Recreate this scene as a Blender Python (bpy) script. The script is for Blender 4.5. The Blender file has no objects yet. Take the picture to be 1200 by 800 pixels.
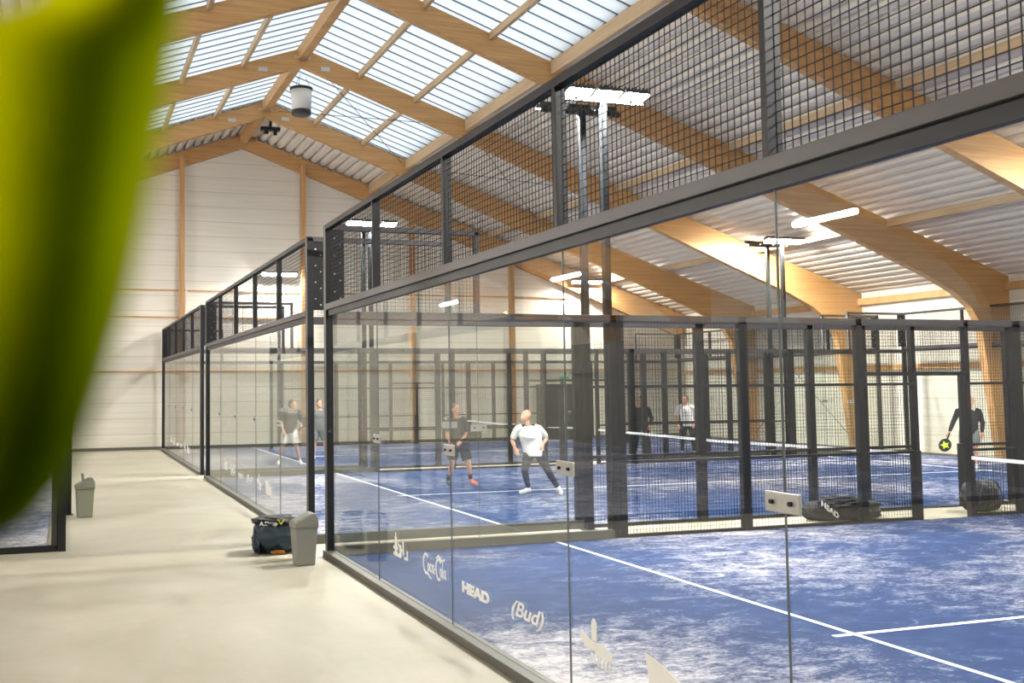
import bpy, bmesh, math, random
from mathutils import Vector, Matrix, Euler
random.seed(7)
C = bpy.context.scene.collection
PI = math.pi

# ------------------------------------------------------------------ materials
def lin(c):
    return tuple((v/255/12.92 if v/255 <= .04045 else ((v/255+.055)/1.055)**2.4) for v in c) + (1,)
def newmat(name):
    m = bpy.data.materials.new(name); m.use_nodes = True
    nt = m.node_tree; nt.nodes.clear()
    return m, nt
def N(nt, t, **kw):
    n = nt.nodes.new(t)
    for k, v in kw.items(): setattr(n, k, v)
    return n
def plain(name, col, rough=.6, metal=0, noise=.0, nscale=8, bump=0.0, spec=.5):
    m, nt = newmat(name)
    b = N(nt, 'ShaderNodeBsdfPrincipled'); o = N(nt, 'ShaderNodeOutputMaterial')
    b.inputs['Roughness'].default_value = rough; b.inputs['Metallic'].default_value = metal
    b.inputs['Specular IOR Level'].default_value = spec
    tc = N(nt, 'ShaderNodeTexCoord'); nz = N(nt, 'ShaderNodeTexNoise')
    nz.inputs['Scale'].default_value = nscale; nz.inputs['Detail'].default_value = 5
    nt.links.new(tc.outputs['Object'], nz.inputs['Vector'])
    mx = N(nt, 'ShaderNodeMix', data_type='RGBA')
    c = lin(col)
    mx.inputs['A'].default_value = tuple(v*(1-noise) for v in c[:3])+(1,)
    mx.inputs['B'].default_value = tuple(min(1, v*(1+noise)) for v in c[:3])+(1,)
    nt.links.new(nz.outputs['Fac'], mx.inputs['Factor'])
    nt.links.new(mx.outputs['Result'], b.inputs['Base Color'])
    if bump:
        bp = N(nt, 'ShaderNodeBump'); bp.inputs['Strength'].default_value = bump; bp.inputs['Distance'].default_value = .01
        nt.links.new(nz.outputs['Fac'], bp.inputs['Height']); nt.links.new(bp.outputs['Normal'], b.inputs['Normal'])
    nt.links.new(b.outputs[0], o.inputs[0])
    return m
def emit(name, col, s):
    m, nt = newmat(name)
    e = N(nt, 'ShaderNodeEmission'); o = N(nt, 'ShaderNodeOutputMaterial')
    e.inputs[0].default_value = lin(col); e.inputs[1].default_value = s
    nt.links.new(e.outputs[0], o.inputs[0]); return m
def ramp(nt, src, stops):
    r = N(nt, 'ShaderNodeValToRGB'); el = r.color_ramp.elements
    while len(el) < len(stops): el.new(.5)
    for e, (p, c) in zip(el, stops): e.position = p; e.color = c if len(c) == 4 else lin(c)
    nt.links.new(src, r.inputs[0]); return r
def worldpos(nt):
    return N(nt, 'ShaderNodeNewGeometry').outputs['Position']
def mapped(nt, vec, scale):
    mp = N(nt, 'ShaderNodeMapping'); mp.inputs['Scale'].default_value = scale
    nt.links.new(vec, mp.inputs['Vector']); return mp.outputs[0]
def noise(nt, vec, scale, detail=4, rough=.5, dist=0):
    n = N(nt, 'ShaderNodeTexNoise'); n.inputs['Scale'].default_value = scale
    n.inputs['Detail'].default_value = detail; n.inputs['Roughness'].default_value = rough
    n.inputs['Distortion'].default_value = dist
    nt.links.new(vec, n.inputs['Vector']); return n.outputs['Fac']
def math_(nt, op, a, b=None, c=None):
    n = N(nt, 'ShaderNodeMath', operation=op)
    for i, v in enumerate((a, b, c)):
        if v is None: continue
        if isinstance(v, (int, float)): n.inputs[i].default_value = v
        else: nt.links.new(v, n.inputs[i])
    return n.outputs[0]

# glass: each face of the pane mixes clear transmission with a Fresnel reflection
def glass_mat(name, tint=(254, 255, 254)):
    m, nt = newmat(name)
    geo = N(nt, 'ShaderNodeNewGeometry')
    ior = math_(nt, 'ADD', math_(nt, 'MULTIPLY', geo.outputs['Backfacing'], 1/1.52-1.52), 1.52)
    fr = N(nt, 'ShaderNodeFresnel'); nt.links.new(ior, fr.inputs['IOR'])
    t = N(nt, 'ShaderNodeBsdfTransparent'); t.inputs[0].default_value = lin(tint)
    g = N(nt, 'ShaderNodeBsdfGlossy'); g.inputs['Roughness'].default_value = 0.0
    mx = N(nt, 'ShaderNodeMixShader'); o = N(nt, 'ShaderNodeOutputMaterial')
    nt.links.new(fr.outputs[0], mx.inputs[0]); nt.links.new(t.outputs[0], mx.inputs[1]); nt.links.new(g.outputs[0], mx.inputs[2])
    nt.links.new(mx.outputs[0], o.inputs[0]); return m

M = {}
M['steel'] = plain('charcoal_steel', (24, 27, 31), .45, .0, .12, 3, spec=.35)
M['rail'] = plain('grey_steel_rail', (72, 70, 73), .42, .0, .12, 3, spec=.45)
M['wire'] = plain('black_wire', (20, 21, 24), .6, spec=.2)
M['kerb'] = plain('steel_kerb', (88, 87, 80), .5, 0, .2, 6)
M['concrete_curb'] = plain('fence_base_grey', (92, 92, 84), .7, 0, .15, 6)
M['glass'] = glass_mat('clear_glass')
M['edge'] = plain('glass_edge_seal', (78, 88, 90), .3)
M['white'] = plain('white_line', (236, 238, 240), .7)
M['sticker'] = plain('white_sticker', (238, 236, 232), .6)
M['chrome'] = plain('brushed_steel', (190, 190, 186), .35, .6, .1, 30)
M['reflection_damper'] = plain('grey_reflection_damper', (124, 122, 116), .8, 0, .1, 2, spec=.1)  # dull grey of the added panel that weakens reflections in the glass
M['mast'] = plain('matt_black_pole', (30, 33, 36), .75, spec=.12)
M['darkmetal'] = plain('black_metal', (24, 25, 27), .5)
M['lens'] = emit('led_lens', (255, 251, 244), 1500)
M['tube'] = emit('led_strip', (255, 251, 246), 800)
M['bin'] = plain('grey_plastic', (128, 128, 122), .45, 0, .05, 4)
M['bin2'] = plain('olive_grey_plastic', (120, 120, 104), .5, 0, .05, 4)
M['navy'] = plain('navy_nylon', (38, 56, 70), .5, 0, .35, 9, .5)
M['blackfab'] = plain('black_fabric', (34, 35, 36), .7, 0, .35, 9, .5)
M['skin'] = plain('skin', (214, 160, 136), .55, 0, .06, 6)
M['skin2'] = plain('tanned_skin', (196, 140, 116), .55, 0, .06, 6)
M['tee'] = plain('white_cotton', (226, 228, 228), .8, 0, .06, 14, .4)
M['dark'] = plain('dark_sportswear', (38, 42, 47), .8, 0, .2, 12, .4)
M['grey'] = plain('grey_sportswear', (96, 98, 102), .8, 0, .15, 12, .4)
M['shortsgrey'] = plain('grey_shorts', (112, 116, 118), .8, 0, .1, 12, .3)
M['whites'] = plain('white_shorts', (226, 226, 224), .8, 0, .06, 12, .3)
M['shoe'] = plain('white_shoe', (232, 232, 232), .5)
M['orange'] = plain('orange_shoe', (232, 98, 66), .5)
M['hair'] = plain('dark_hair', (44, 34, 28), .7, 0, .3, 40)
M['lime'] = plain('lime_green', (205, 225, 60), .6)
M['print'] = plain('violet_print', (110, 100, 150), .7)
M['orangebit'] = plain('orange_fabric', (150, 92, 24), .6)
M['fanwhite'] = plain('white_casing', (220, 220, 216), .5, 0, .04, 5)
M['green'] = emit('exit_green', (70, 200, 150), .8)
M['door'] = plain('dark_door', (52, 52, 52), .45, 0, .1, 3)

def wood(name, c1, c2, c3, axis):
    m, nt = newmat(name)
    b = N(nt, 'ShaderNodeBsdfPrincipled'); o = N(nt, 'ShaderNodeOutputMaterial')
    b.inputs['Roughness'].default_value = .6
    tc = N(nt, 'ShaderNodeTexCoord').outputs['Object']
    sc = {'x': (.5, 14, 14), 'y': (14, .5, 14), 'z': (14, 14, .5)}[axis]
    grain = noise(nt, mapped(nt, tc, sc), 1.6, 6, .6, .6)
    lam = noise(nt, mapped(nt, tc, {'x': (.5, 3, 22), 'y': (3, .5, 22), 'z': (22, 3, .35)}[axis]), 1, 2)
    kn = N(nt, 'ShaderNodeTexVoronoi'); kn.inputs['Scale'].default_value = 2.3
    nt.links.new(tc, kn.inputs['Vector'])
    knot = ramp(nt, kn.outputs['Distance'], [(0, (1, 1, 1, 1)), (.07, (0, 0, 0, 1))])
    f = math_(nt, 'ADD', math_(nt, 'MULTIPLY', grain, .6), math_(nt, 'MULTIPLY', lam, .4))
    cr = ramp(nt, f, [(.3, c1), (.5, c2), (.7, c3)])
    mx = N(nt, 'ShaderNodeMix', data_type='RGBA'); mx.inputs['B'].default_value = lin((120, 72, 38))
    nt.links.new(math_(nt, 'MULTIPLY', knot.outputs[0], .7), mx.inputs['Factor'])
    nt.links.new(cr.outputs[0], mx.inputs['A']); nt.links.new(mx.outputs['Result'], b.inputs['Base Color'])
    nt.links.new(b.outputs[0], o.inputs[0]); return m
M['glulam'] = wood('glulam_spruce', (164, 120, 72), (186, 142, 88), (202, 162, 108), 'x')
M['post'] = wood('timber_post', (168, 124, 76), (188, 144, 92), (204, 164, 112), 'z')
M['purlin'] = wood('purlin_timber', (172, 142, 106), (190, 164, 128), (206, 182, 148), 'y')

def floor_mat():
    m, nt = newmat('screed_floor')
    b = N(nt, 'ShaderNodeBsdfPrincipled'); o = N(nt, 'ShaderNodeOutputMaterial')
    p = worldpos(nt)
    a = noise(nt, p, .45, 5, .6, .8); c = noise(nt, mapped(nt, p, (2.2, .8, 1)), 1.3, 6, .65, 1.2)
    f = math_(nt, 'ADD', math_(nt, 'MULTIPLY', a, .55), math_(nt, 'MULTIPLY', c, .45))
    cr = ramp(nt, f, [(.3, (142, 137, 118)), (.46, (158, 153, 135)), (.58, (168, 163, 147)), (.72, (178, 174, 162))])
    nt.links.new(cr.outputs[0], b.inputs['Base Color'])
    rr = ramp(nt, c, [(.3, (.42, .42, .42, 1)), (.7, (.6, .6, .6, 1))])
    nt.links.new(rr.outputs[0], b.inputs['Roughness']); b.inputs['Specular IOR Level'].default_value = .4
    nt.links.new(b.outputs[0], o.inputs[0]); return m
M['floor'] = floor_mat()

def turf_mat():
    m, nt = newmat('blue_turf_with_sand')
    b = N(nt, 'ShaderNodeBsdfPrincipled'); o = N(nt, 'ShaderNodeOutputMaterial')
    b.inputs['Roughness'].default_value = .9; b.inputs['Specular IOR Level'].default_value = .15
    p = worldpos(nt)
    big = noise(nt, p, .30, 3, .5, .4)
    mid = noise(nt, mapped(nt, p, (1, 1.6, 1)), 3.0, 6, .66, .8)
    fine = noise(nt, mapped(nt, p, (1, 1.7, 1)), 20, 5, .75, .5)
    f = math_(nt, 'ADD', math_(nt, 'ADD', math_(nt, 'MULTIPLY', big, .55), math_(nt, 'MULTIPLY', mid, .50)), math_(nt, 'MULTIPLY', fine, .51))
    sep = N(nt, 'ShaderNodeSeparateXYZ'); nt.links.new(p, sep.inputs[0])
    # drifts of sand gather towards the back glass
    near = N(nt, 'ShaderNodeMapRange'); near.inputs['From Min'].default_value = .2; near.inputs['From Max'].default_value = 3.0
    near.inputs['To Min'].default_value = .12; near.inputs['To Max'].default_value = 0.0
    nt.links.new(sep.outputs['X'], near.inputs['Value'])
    fade = N(nt, 'ShaderNodeMapRange'); fade.inputs['From Min'].default_value = 5.2; fade.inputs['From Max'].default_value = 7.0
    fade.inputs['To Min'].default_value = 1.0; fade.inputs['To Max'].default_value = -1.0
    nt.links.new(sep.outputs['Y'], fade.inputs['Value'])
    far = math_(nt, 'MULTIPLY', math_(nt, 'GREATER_THAN', sep.outputs['Y'], 10.4), 1.8)
    f = math_(nt, 'ADD', f, math_(nt, 'MULTIPLY', near.outputs[0], math_(nt, 'ADD', fade.outputs[0], far)))
    cr = ramp(nt, f, [(.765, (0, 0, 0, 1)), (.87, (.4, .4, .4, 1)), (.97, (1, 1, 1, 1))])
    blue = ramp(nt, mid, [(.3, (18, 44, 88)), (.5, (27, 56, 102)), (.7, (42, 72, 116))])
    mx = N(nt, 'ShaderNodeMix', data_type='RGBA'); mx.inputs['B'].default_value = lin((192, 188, 192))
    nt.links.new(cr.outputs[0], mx.inputs['Factor']); nt.links.new(blue.outputs[0], mx.inputs['A'])
    nt.links.new(mx.outputs['Result'], b.inputs['Base Color'])
    nt.links.new(b.outputs[0], o.inputs[0]); return m
M['turf'] = turf_mat()

def wall_mat(axis):
    m, nt = newmat('white_sandwich_panel_' + axis)
    b = N(nt, 'ShaderNodeBsdfPrincipled'); o = N(nt, 'ShaderNodeOutputMaterial')
    b.inputs['Roughness'].default_value = .5
    p = worldpos(nt); sep = N(nt, 'ShaderNodeSeparateXYZ'); nt.links.new(p, sep.inputs[0])
    fr = math_(nt, 'FRACT', math_(nt, 'DIVIDE', sep.outputs['Z'], .52))
    seam = math_(nt, 'LESS_THAN', fr, .03)
    nz = noise(nt, mapped(nt, p, (.2, .2, 6)), 2.0, 3)
    base = ramp(nt, nz, [(.3, (214, 210, 196)), (.7, (226, 222, 208))])
    mx = N(nt, 'ShaderNodeMix', data_type='RGBA'); mx.inputs['B'].default_value = lin((184, 177, 162))
    nt.links.new(seam, mx.inputs['Factor']); nt.links.new(base.outputs[0], mx.inputs['A'])
    nt.links.new(mx.outputs['Result'], b.inputs['Base Color'])
    nt.links.new(b.outputs[0], o.inputs[0]); return m
M['wall'] = wall_mat('plain')
M['deck'] = plain('painted_steel_deck', (222, 214, 200), .45, 0, .05, 2)

def skylight_mat():
    m, nt = newmat('translucent_sheet')
    t = N(nt, 'ShaderNodeBsdfTranslucent'); t.inputs[0].default_value = lin((232, 240, 243))
    d = N(nt, 'ShaderNodeBsdfDiffuse'); d.inputs[0].default_value = lin((225, 232, 236))
    mx = N(nt, 'ShaderNodeMixShader'); mx.inputs[0].default_value = .25
    o = N(nt, 'ShaderNodeOutputMaterial')
    nt.links.new(t.outputs[0], mx.inputs[1]); nt.links.new(d.outputs[0], mx.inputs[2]); nt.links.new(mx.outputs[0], o.inputs[0])
    return m
M['sky'] = skylight_mat()
M['skyrib'] = plain('sheet_overlap', (120, 134, 146), .5)

def leaf_mat():
    m, nt = newmat('leaf_green')
    p = N(nt, 'ShaderNodeTexCoord').outputs['UV']
    sep = N(nt, 'ShaderNodeSeparateXYZ'); nt.links.new(p, sep.inputs[0])
    # backlight and fold shade painted into the green: bright outer half, dark rib
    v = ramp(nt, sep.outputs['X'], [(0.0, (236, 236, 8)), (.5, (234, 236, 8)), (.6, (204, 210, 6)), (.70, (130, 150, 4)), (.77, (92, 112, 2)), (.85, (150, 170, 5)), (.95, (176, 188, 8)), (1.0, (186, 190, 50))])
    tip = ramp(nt, sep.outputs['Y'], [(.5, (1, 1, 1, 1)), (.78, (.30, .38, .3, 1))])      # darker green towards the tip
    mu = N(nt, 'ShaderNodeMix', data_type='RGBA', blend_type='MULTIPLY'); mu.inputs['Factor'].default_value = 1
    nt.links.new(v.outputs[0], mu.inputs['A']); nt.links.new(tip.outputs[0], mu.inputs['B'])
    d = N(nt, 'ShaderNodeBsdfDiffuse'); t = N(nt, 'ShaderNodeBsdfTranslucent')
    nt.links.new(mu.outputs['Result'], d.inputs[0]); nt.links.new(mu.outputs['Result'], t.inputs[0])
    mx = N(nt, 'ShaderNodeMixShader'); mx.inputs[0].default_value = .7
    o = N(nt, 'ShaderNodeOutputMaterial')
    nt.links.new(d.outputs[0], mx.inputs[1]); nt.links.new(t.outputs[0], mx.inputs[2]); nt.links.new(mx.outputs[0], o.inputs[0])
    return m
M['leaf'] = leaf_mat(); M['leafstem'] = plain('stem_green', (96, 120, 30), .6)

# ------------------------------------------------------------------ mesh builder
class MB:
    def __init__(s): s.v = []; s.f = []
    def box(s, x0, x1, y0, y1, z0, z1):
        i = len(s.v)
        s.v += [(x, y, z) for z in (z0, z1) for y in (y0, y1) for x in (x0, x1)]
        s.f += [tuple(i+k for k in q) for q in ((0, 2, 3, 1), (4, 5, 7, 6), (0, 1, 5, 4), (2, 6, 7, 3), (0, 4, 6, 2), (1, 3, 7, 5))]
        return s
    def bar(s, a, b, w, n=4, caps=True, w2=None):
        a = Vector(a); b = Vector(b); d = (b-a).normalized()
        u = d.cross(Vector((0, 0, 1)))
        if u.length < 1e-3: u = Vector((1, 0, 0))
        u.normalize(); v = d.cross(u); w2 = w if w2 is None else w2
        i = len(s.v); off = PI/4 if n == 4 else 0; k = .7071 if n == 4 else .5
        for c, ww in ((a, w), (b, w2)):
            for j in range(n):
                t = off + 2*PI*j/n
                s.v.append(tuple(c + (u*math.cos(t) + v*math.sin(t))*ww*k))
        for j in range(n): s.f.append((i+j, i+(j+1) % n, i+n+(j+1) % n, i+n+j))
        if caps: s.f += [tuple(i+j for j in reversed(range(n))), tuple(i+n+j for j in range(n))]
        return s
    def prism(s, pts, axis, a, b):   # polygon pts in the two other axes, extruded along axis from a to b
        def P(p, t):
            return {'x': (t, p[0], p[1]), 'y': (p[0], t, p[1]), 'z': (p[0], p[1], t)}[axis]
        i = len(s.v); n = len(pts)
        s.v += [P(p, a) for p in pts] + [P(p, b) for p in pts]
        s.f += [tuple(range(i, i+n)), tuple(reversed(range(i+n, i+2*n)))]
        s.f += [(i+j, i+n+j, i+n+(j+1) % n, i+(j+1) % n) for j in range(n)]
        return s
    def lathe(s, c, prof, n=20, sx=1, sy=1):
        i = len(s.v); c = Vector(c)
        for r, z in prof:
            for j in range(n):
                t = 2*PI*j/n; s.v.append((c.x+r*math.cos(t)*sx, c.y+r*math.sin(t)*sy, c.z+z))
        for k in range(len(prof)-1):
            for j in range(n): s.f.append((i+k*n+j, i+k*n+(j+1) % n, i+(k+1)*n+(j+1) % n, i+(k+1)*n+j))
        s.f += [tuple(i+j for j in reversed(range(n))), tuple(i+(len(prof)-1)*n+j for j in range(n))]
        return s
    def build(s, name, mat, parent=None, smooth=False, bevel=0, loc=None):
        me = bpy.data.meshes.new(name); me.from_pydata(s.v, [], s.f); me.update()
        bm = bmesh.new(); bm.from_mesh(me); bmesh.ops.recalc_face_normals(bm, faces=bm.faces)
        if bevel:
            bmesh.ops.bevel(bm, geom=[e for e in bm.edges if e.calc_face_angle(0) > .5], offset=bevel, segments=2, affect='EDGES', profile=.6)
        bm.to_mesh(me); bm.free()
        if smooth:
            for p in me.polygons: p.use_smooth = True
        o = bpy.data.objects.new(name, me); C.objects.link(o)
        me.materials.append(M[mat] if isinstance(mat, str) else mat)
        if parent is not None: o.parent = parent
        if loc: o.location = loc
        return o
def B(x0, x1, y0, y1, z0, z1): return MB().box(x0, x1, y0, y1, z0, z1)

def tag(o, label=None, cat=None, group=None, kind=None):
    if label: o['label'] = label
    if cat: o['category'] = cat
    if group: o['group'] = group
    if kind: o['kind'] = kind
    return o
def thing(name, label, cat, loc=(0, 0, 0), rz=0, group=None):
    o = bpy.data.objects.new(name, None); C.objects.link(o); o.empty_display_size = .2
    o.location = loc; o.rotation_euler = (0, 0, rz)
    return tag(o, label, cat, group)
def struct(o): o['kind'] = 'structure'; return o

# ------------------------------------------------------------------ camera (fitted to the court's real measures)
CAM = Vector((-3.0001, -1.6671, 2.0276))
yaw, pit, rol, fpx = .298, .05673, -.00936, 1152.82
ca, sa = math.cos(yaw), math.sin(yaw); cp, sp = math.cos(pit), math.sin(pit)
F = Vector((sa*cp, ca*cp, sp)); R0 = Vector((ca, -sa, 0)); U0 = R0.cross(F)
cr_, sr_ = math.cos(rol), math.sin(rol)
R = R0*cr_ + U0*sr_; U = U0*cr_ - R0*sr_
cd = bpy.data.cameras.new('camera'); cam = bpy.data.objects.new('camera', cd); C.objects.link(cam)
cam.matrix_world = Matrix(((R.x, U.x, -F.x, CAM.x), (R.y, U.y, -F.y, CAM.y), (R.z, U.z, -F.z, CAM.z), (0, 0, 0, 1)))
cd.sensor_width = 36; cd.lens = fpx/1200*36
cd.shift_x = 166.44/1200; cd.shift_y = -11.91/1200
cd.clip_start = .02; cd.clip_end = 200
cd.dof.use_dof = True; cd.dof.focus_distance = 10.0; cd.dof.aperture_fstop = 34.58/1000/.0045
bpy.context.scene.camera = cam
def along(px, py, d):
    """the point d metres out along the view ray of photo pixel (px, py)"""
    du, dv = px-(600-166.44), py-(400-11.91)
    x = cr_*du + sr_*dv; y = -sr_*du + cr_*dv
    return CAM + (F + R0*(x/fpx) - U0*(y/fpx))*d

# ------------------------------------------------------------------ hall shell
XL, XR, YF, YB, RX = -15.0, 20.6, -9.0, 32.3, 2.8
SL = .345
def roof(x): return 10.95 - SL*abs(x-RX)
struct(B(XL-.3, XR+.3, YF-.3, YB+.3, -.2, 0).build('floor', 'floor'))
def gable(y0, y1): return MB().prism([(XL-.2, 0), (XR+.2, 0), (XR+.2, roof(XR)+.3), (RX, roof(RX)+.3), (XL-.2, roof(XL)+.3)], 'y', y0, y1)
struct(gable(YB, YB+.2).build('wall_back', 'wall'))
struct(gable(YF-.2, YF).build('wall_front', 'wall'))
wl = MB().box(XL-.2, XL, YF, YB, 3.48, roof(XL)+.25); wl = struct(wl.build('wall_left', 'wall'))
B(XL-.2, XL+.7, YF, YB, 0, 3.48).build('added_wall_damper', 'reflection_damper', wl)  # unseen panel, added to hide the columns and dim the glass reflections
struct(B(XR, XR+.2, YF, YB, 0, roof(XR)+.25).build('wall_right', 'wall'))
struct(B(XL, XR, YB-.03, YB, 0, .1).build('baseboard_back', 'concrete_curb'))

FR = [-6.9, -1.9, 3.1, 8.1, 13.1, 18.1, 23.1, 28.1]
SKX = 4.62            # skylight strips reach this far either side of the ridge
def deck(sign, d0, d1, y0, y1):
    """trapezoidal steel deck, ribs running along y; d = distance from the ridge"""
    mb = MB(); prof = []; d = d0; P = .31; h = .12
    while d < d1-1e-6:
        for a, zz in ((0, 0), (.13, 0), (.165, h), (.275, h)):
            if d+a < d1: prof.append((d+a, zz))
        d += P
    prof.append((d1, 0))
    for a, zz in prof:
        for y in (y0, y1): mb.v.append((RX+sign*a, y, roof(RX+a)+zz))
    for k in range(len(prof)-1): mb.f.append((2*k, 2*k+1, 2*k+3, 2*k+2))
    return mb
def solid(o, t):
    m = o.modifiers.new('thickness', 'SOLIDIFY'); m.thickness = t; m.offset = 0; return o
D1 = XR-RX+.2
struct(solid(deck(1, SKX, D1, YF, YB).build('ceiling', 'deck'), .004))
struct(solid(deck(-1, SKX, D1, YF, YB).build('ceiling', 'deck'), .004))
for s in (1, -1):
    struct(solid(deck(s, 0, SKX, FR[-1], YB).build('ceiling', 'deck'), .004))
    struct(solid(deck(s, 0, SKX, YF, FR[2]).build('ceiling', 'deck'), .004))
# an outer skin above the deck so no daylight leaks through the crests
for s in (1, -1):
    def skin(d0, d1, y0, y1):
        pts = [(RX+s*d0, roof(RX+d0)+.2), (RX+s*d1, roof(RX+d1)+.2), (RX+s*d1, roof(RX+d1)+.26), (RX+s*d0, roof(RX+d0)+.26)]
        struct(MB().prism(pts, 'y', y0, y1).build('ceiling', 'wall'))
    skin(SKX, D1, YF-.2, YB+.2); skin(0, SKX, FR[-1], YB+.2); skin(0, SKX, YF-.2, FR[2])
# translucent roof lights: corrugated sheets, corrugation running down the slope
wn = 0
for s in (1, -1):
    for k in range(2, len(FR)-1):
        y0, y1 = FR[k], FR[k+1]
        wn += 1
        mb = MB(); rb = MB(); prof = []; y = y0; P = (y1-y0)/11
        for q in range(11):
            yy = y0+q*P
            prof += [(yy, 0), (yy+P*.62, 0), (yy+P*.72, .045), (yy+P*.90, .045)]
        prof.append((y1, 0))
        for yy, zz in prof:
            for d in (0.05, SKX): mb.v.append((RX+s*d, yy, roof(RX+d)+.03+zz))
        for q in range(len(prof)-1): mb.f.append((2*q, 2*q+1, 2*q+3, 2*q+2))
        w = struct(mb.build('window_%d' % wn, 'sky'))
        for q in range(11):
            yy = y0+q*P + P*.66; t = .017 if q % 3 == 0 else .009
            z0, z1 = roof(RX+.05)+.02, roof(RX+SKX)+.02
            i = len(rb.v)
            for d, z in ((.05, z0), (SKX, z1)):
                for dy in (-t, t):
                    for dz in (-.012, .03): rb.v.append((RX+s*d, yy+dy, z+dz))
            rb.f += [(i, i+1, i+3, i+2), (i+4, i+6, i+7, i+5), (i, i+4, i+5, i+1), (i+2, i+3, i+7, i+6), (i, i+2, i+6, i+4), (i+1, i+5, i+7, i+3)]
        rb.build('sheet_overlap', 'skyrib', w)

# ------------------------------------------------------------------ timber frames
def frame_mesh(sign, yc, t, with_col=True):
    g = lambda d, z: (RX+sign*d, z)
    raf = [g(0, 10.42), g(5.0, 8.62), g(10, 6.72), g(15.1, 4.75), g(15.95, 4.35), g(16.5, 3.95), g(16.8, 3.5), g(17.8, 3.5), g(17.8, roof(RX+17.8)-.03), g(0, 10.9)]
    col = [g(16.8, 3.5), g(16.85, 3.2), g(17.3, 0), g(17.8, 0), g(17.8, 3.5)]
    return MB().prism(raf, 'y', yc-t/2, yc+t/2), MB().prism(col, 'y', yc-t/2, yc+t/2)
order = ['in front of the camera plane, unlit end of hall', '']
FL = {
 3.1: 'glulam roof frame crossing above the nearest mesh panels, nearest in view',
 8.1: 'glulam roof frame at the top right corner above the nearest glass bay',
 13.1: 'bright glulam roof frame running off the right edge behind the glass',
 18.1: 'glulam roof frame whose haunched column stands behind the player in the dark jacket',
 23.1: 'glulam roof frame with its peak just above the white hanging fan',
 28.1: 'glulam roof frame framing the far end of the skylights, with small steel plates',
}
for y in FR:
    lab = FL.get(y, 'glulam roof frame over the near end of the hall, %s' % ('behind the camera' if y < -2 else 'beside the camera'))
    t = thing('timber_frame', lab, 'roof frame', (RX, y, 0), 0, 'glulam portal frames')
    for s in (1, -1):
        a, c = frame_mesh(s, 0, .2)
        for mb, nm in ((a, 'rafter'), (c, 'column')):
            if s == -1 and nm == 'column': continue      # left out behind the added lining of the left wall
            mb.v = [(v[0]-RX, v[1], v[2]) for v in mb.v]
            mb.build(nm, 'glulam' if nm == 'rafter' else 'post', t)
    for dx in (-1.05, -.0, .62):
        B(dx-.12 if dx else -.22, dx+.12 if dx else .22, -.112, .112, 10.55-SL*abs(dx) if dx else 10.62, 10.66-SL*abs(dx) if dx else 10.68).build('steel_plate', 'chrome', t)
# rafter against the far gable
t = thing('gable_rafter', 'glulam rafter pair lying against the white far gable wall', 'roof beam', (RX, YB-.12, 0))
for s in (1, -1):
    MB().prism([(0, 10.42), (s*17.6, 10.42-17.6*.372), (s*17.6, 10.88-17.6*SL), (0, 10.9)], 'y', -.1, .1).build('rafter', 'glulam', t)
# posts on the gable wall
for x, nm in ((.67, 'left timber gable post, left of the court row by the leaf'), (4.9, 'timber gable post rising above the second court front'),
              (8.95, 'timber gable post behind the upper mesh of the near court'), (12.9, 'timber gable post to the right of the ridge, above the bald player')):
    zt = 10.42-abs(x-RX)*.372
    tag(B(x-.085, x+.085, YB-.44, YB-.24, 0, zt+.25).build('gable_post', 'post'), nm, 'post', 'timber posts on the gable wall')
tag(B(16.9, 17.07, YB-.44, YB-.24, 0, 10.6-14.2*.372).build('gable_post', 'post'), 'timber gable post right of the dark double door', 'post', 'timber posts on the gable wall')
for z, w, hx in ((5.39, 'upper', 12.9), (4.47, 'second', 15.3), (2.62, 'lowest', 17.6)):
    tag(B(RX-hx, RX+hx, YB-.055, YB-.005, z-.025, z+.025).build('wall_girt', 'post'), 'thin timber girt across the far gable wall, %s of three' % w, 'girt')
# ridge + purlins (each one runs from frame to frame: a beam of its own per bay for those the photo shows)
def purlin(x, label, w=.1, h=.2, mat='purlin', y0=FR[0], y1=YB, drop=0):
    z = roof(x)-.02-drop
    o = B(-w/2, w/2, y0, y1, -h, 0).build('purlin', mat, None, loc=(x, 0, z))
    return tag(o, label, 'purlin', 'roof purlins')
purlin(RX, 'broad ridge beam along the peak of the roof', .22, .34, 'glulam', FR[0], YB-.2, .02)
for i, d in enumerate((1.56, 3.12)):
    purlin(RX+d, 'pale purlin under the right hand skylights, %s to the ridge' % ('nearer' if i == 0 else 'second'), .09, .16, y0=FR[2], y1=FR[-1])
    purlin(RX-d, 'timber purlin under the left hand skylights, %s to the ridge' % ('nearer' if i == 0 else 'second'), .09, .16, y0=FR[2], y1=FR[-1])
purlin(RX+SKX, 'edge purlin along the lower side of the right hand skylights', .12, .3)
purlin(RX-SKX, 'edge purlin along the lower side of the left hand skylights', .12, .3)
purlin(12.07, 'pale purlin half way down the right roof slope, seen through mesh', .12, .18)
purlin(16.74, 'pale purlin low on the right roof slope above the courts', .12, .18)
purlin(RX-9.27, 'pale purlin half way down the left roof slope', .12, .18)
tag(B(20.42, 20.6, YF, YB, 4.42, 4.62).build('eaves_beam', 'post'), 'timber rail under the eaves of the right hand wall', 'beam')
tag(B(20.5, 20.6, YF, YB, 2.4, 2.56).build('wall_girt', 'post'), 'timber girt at head height along the right hand wall', 'girt')
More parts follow.
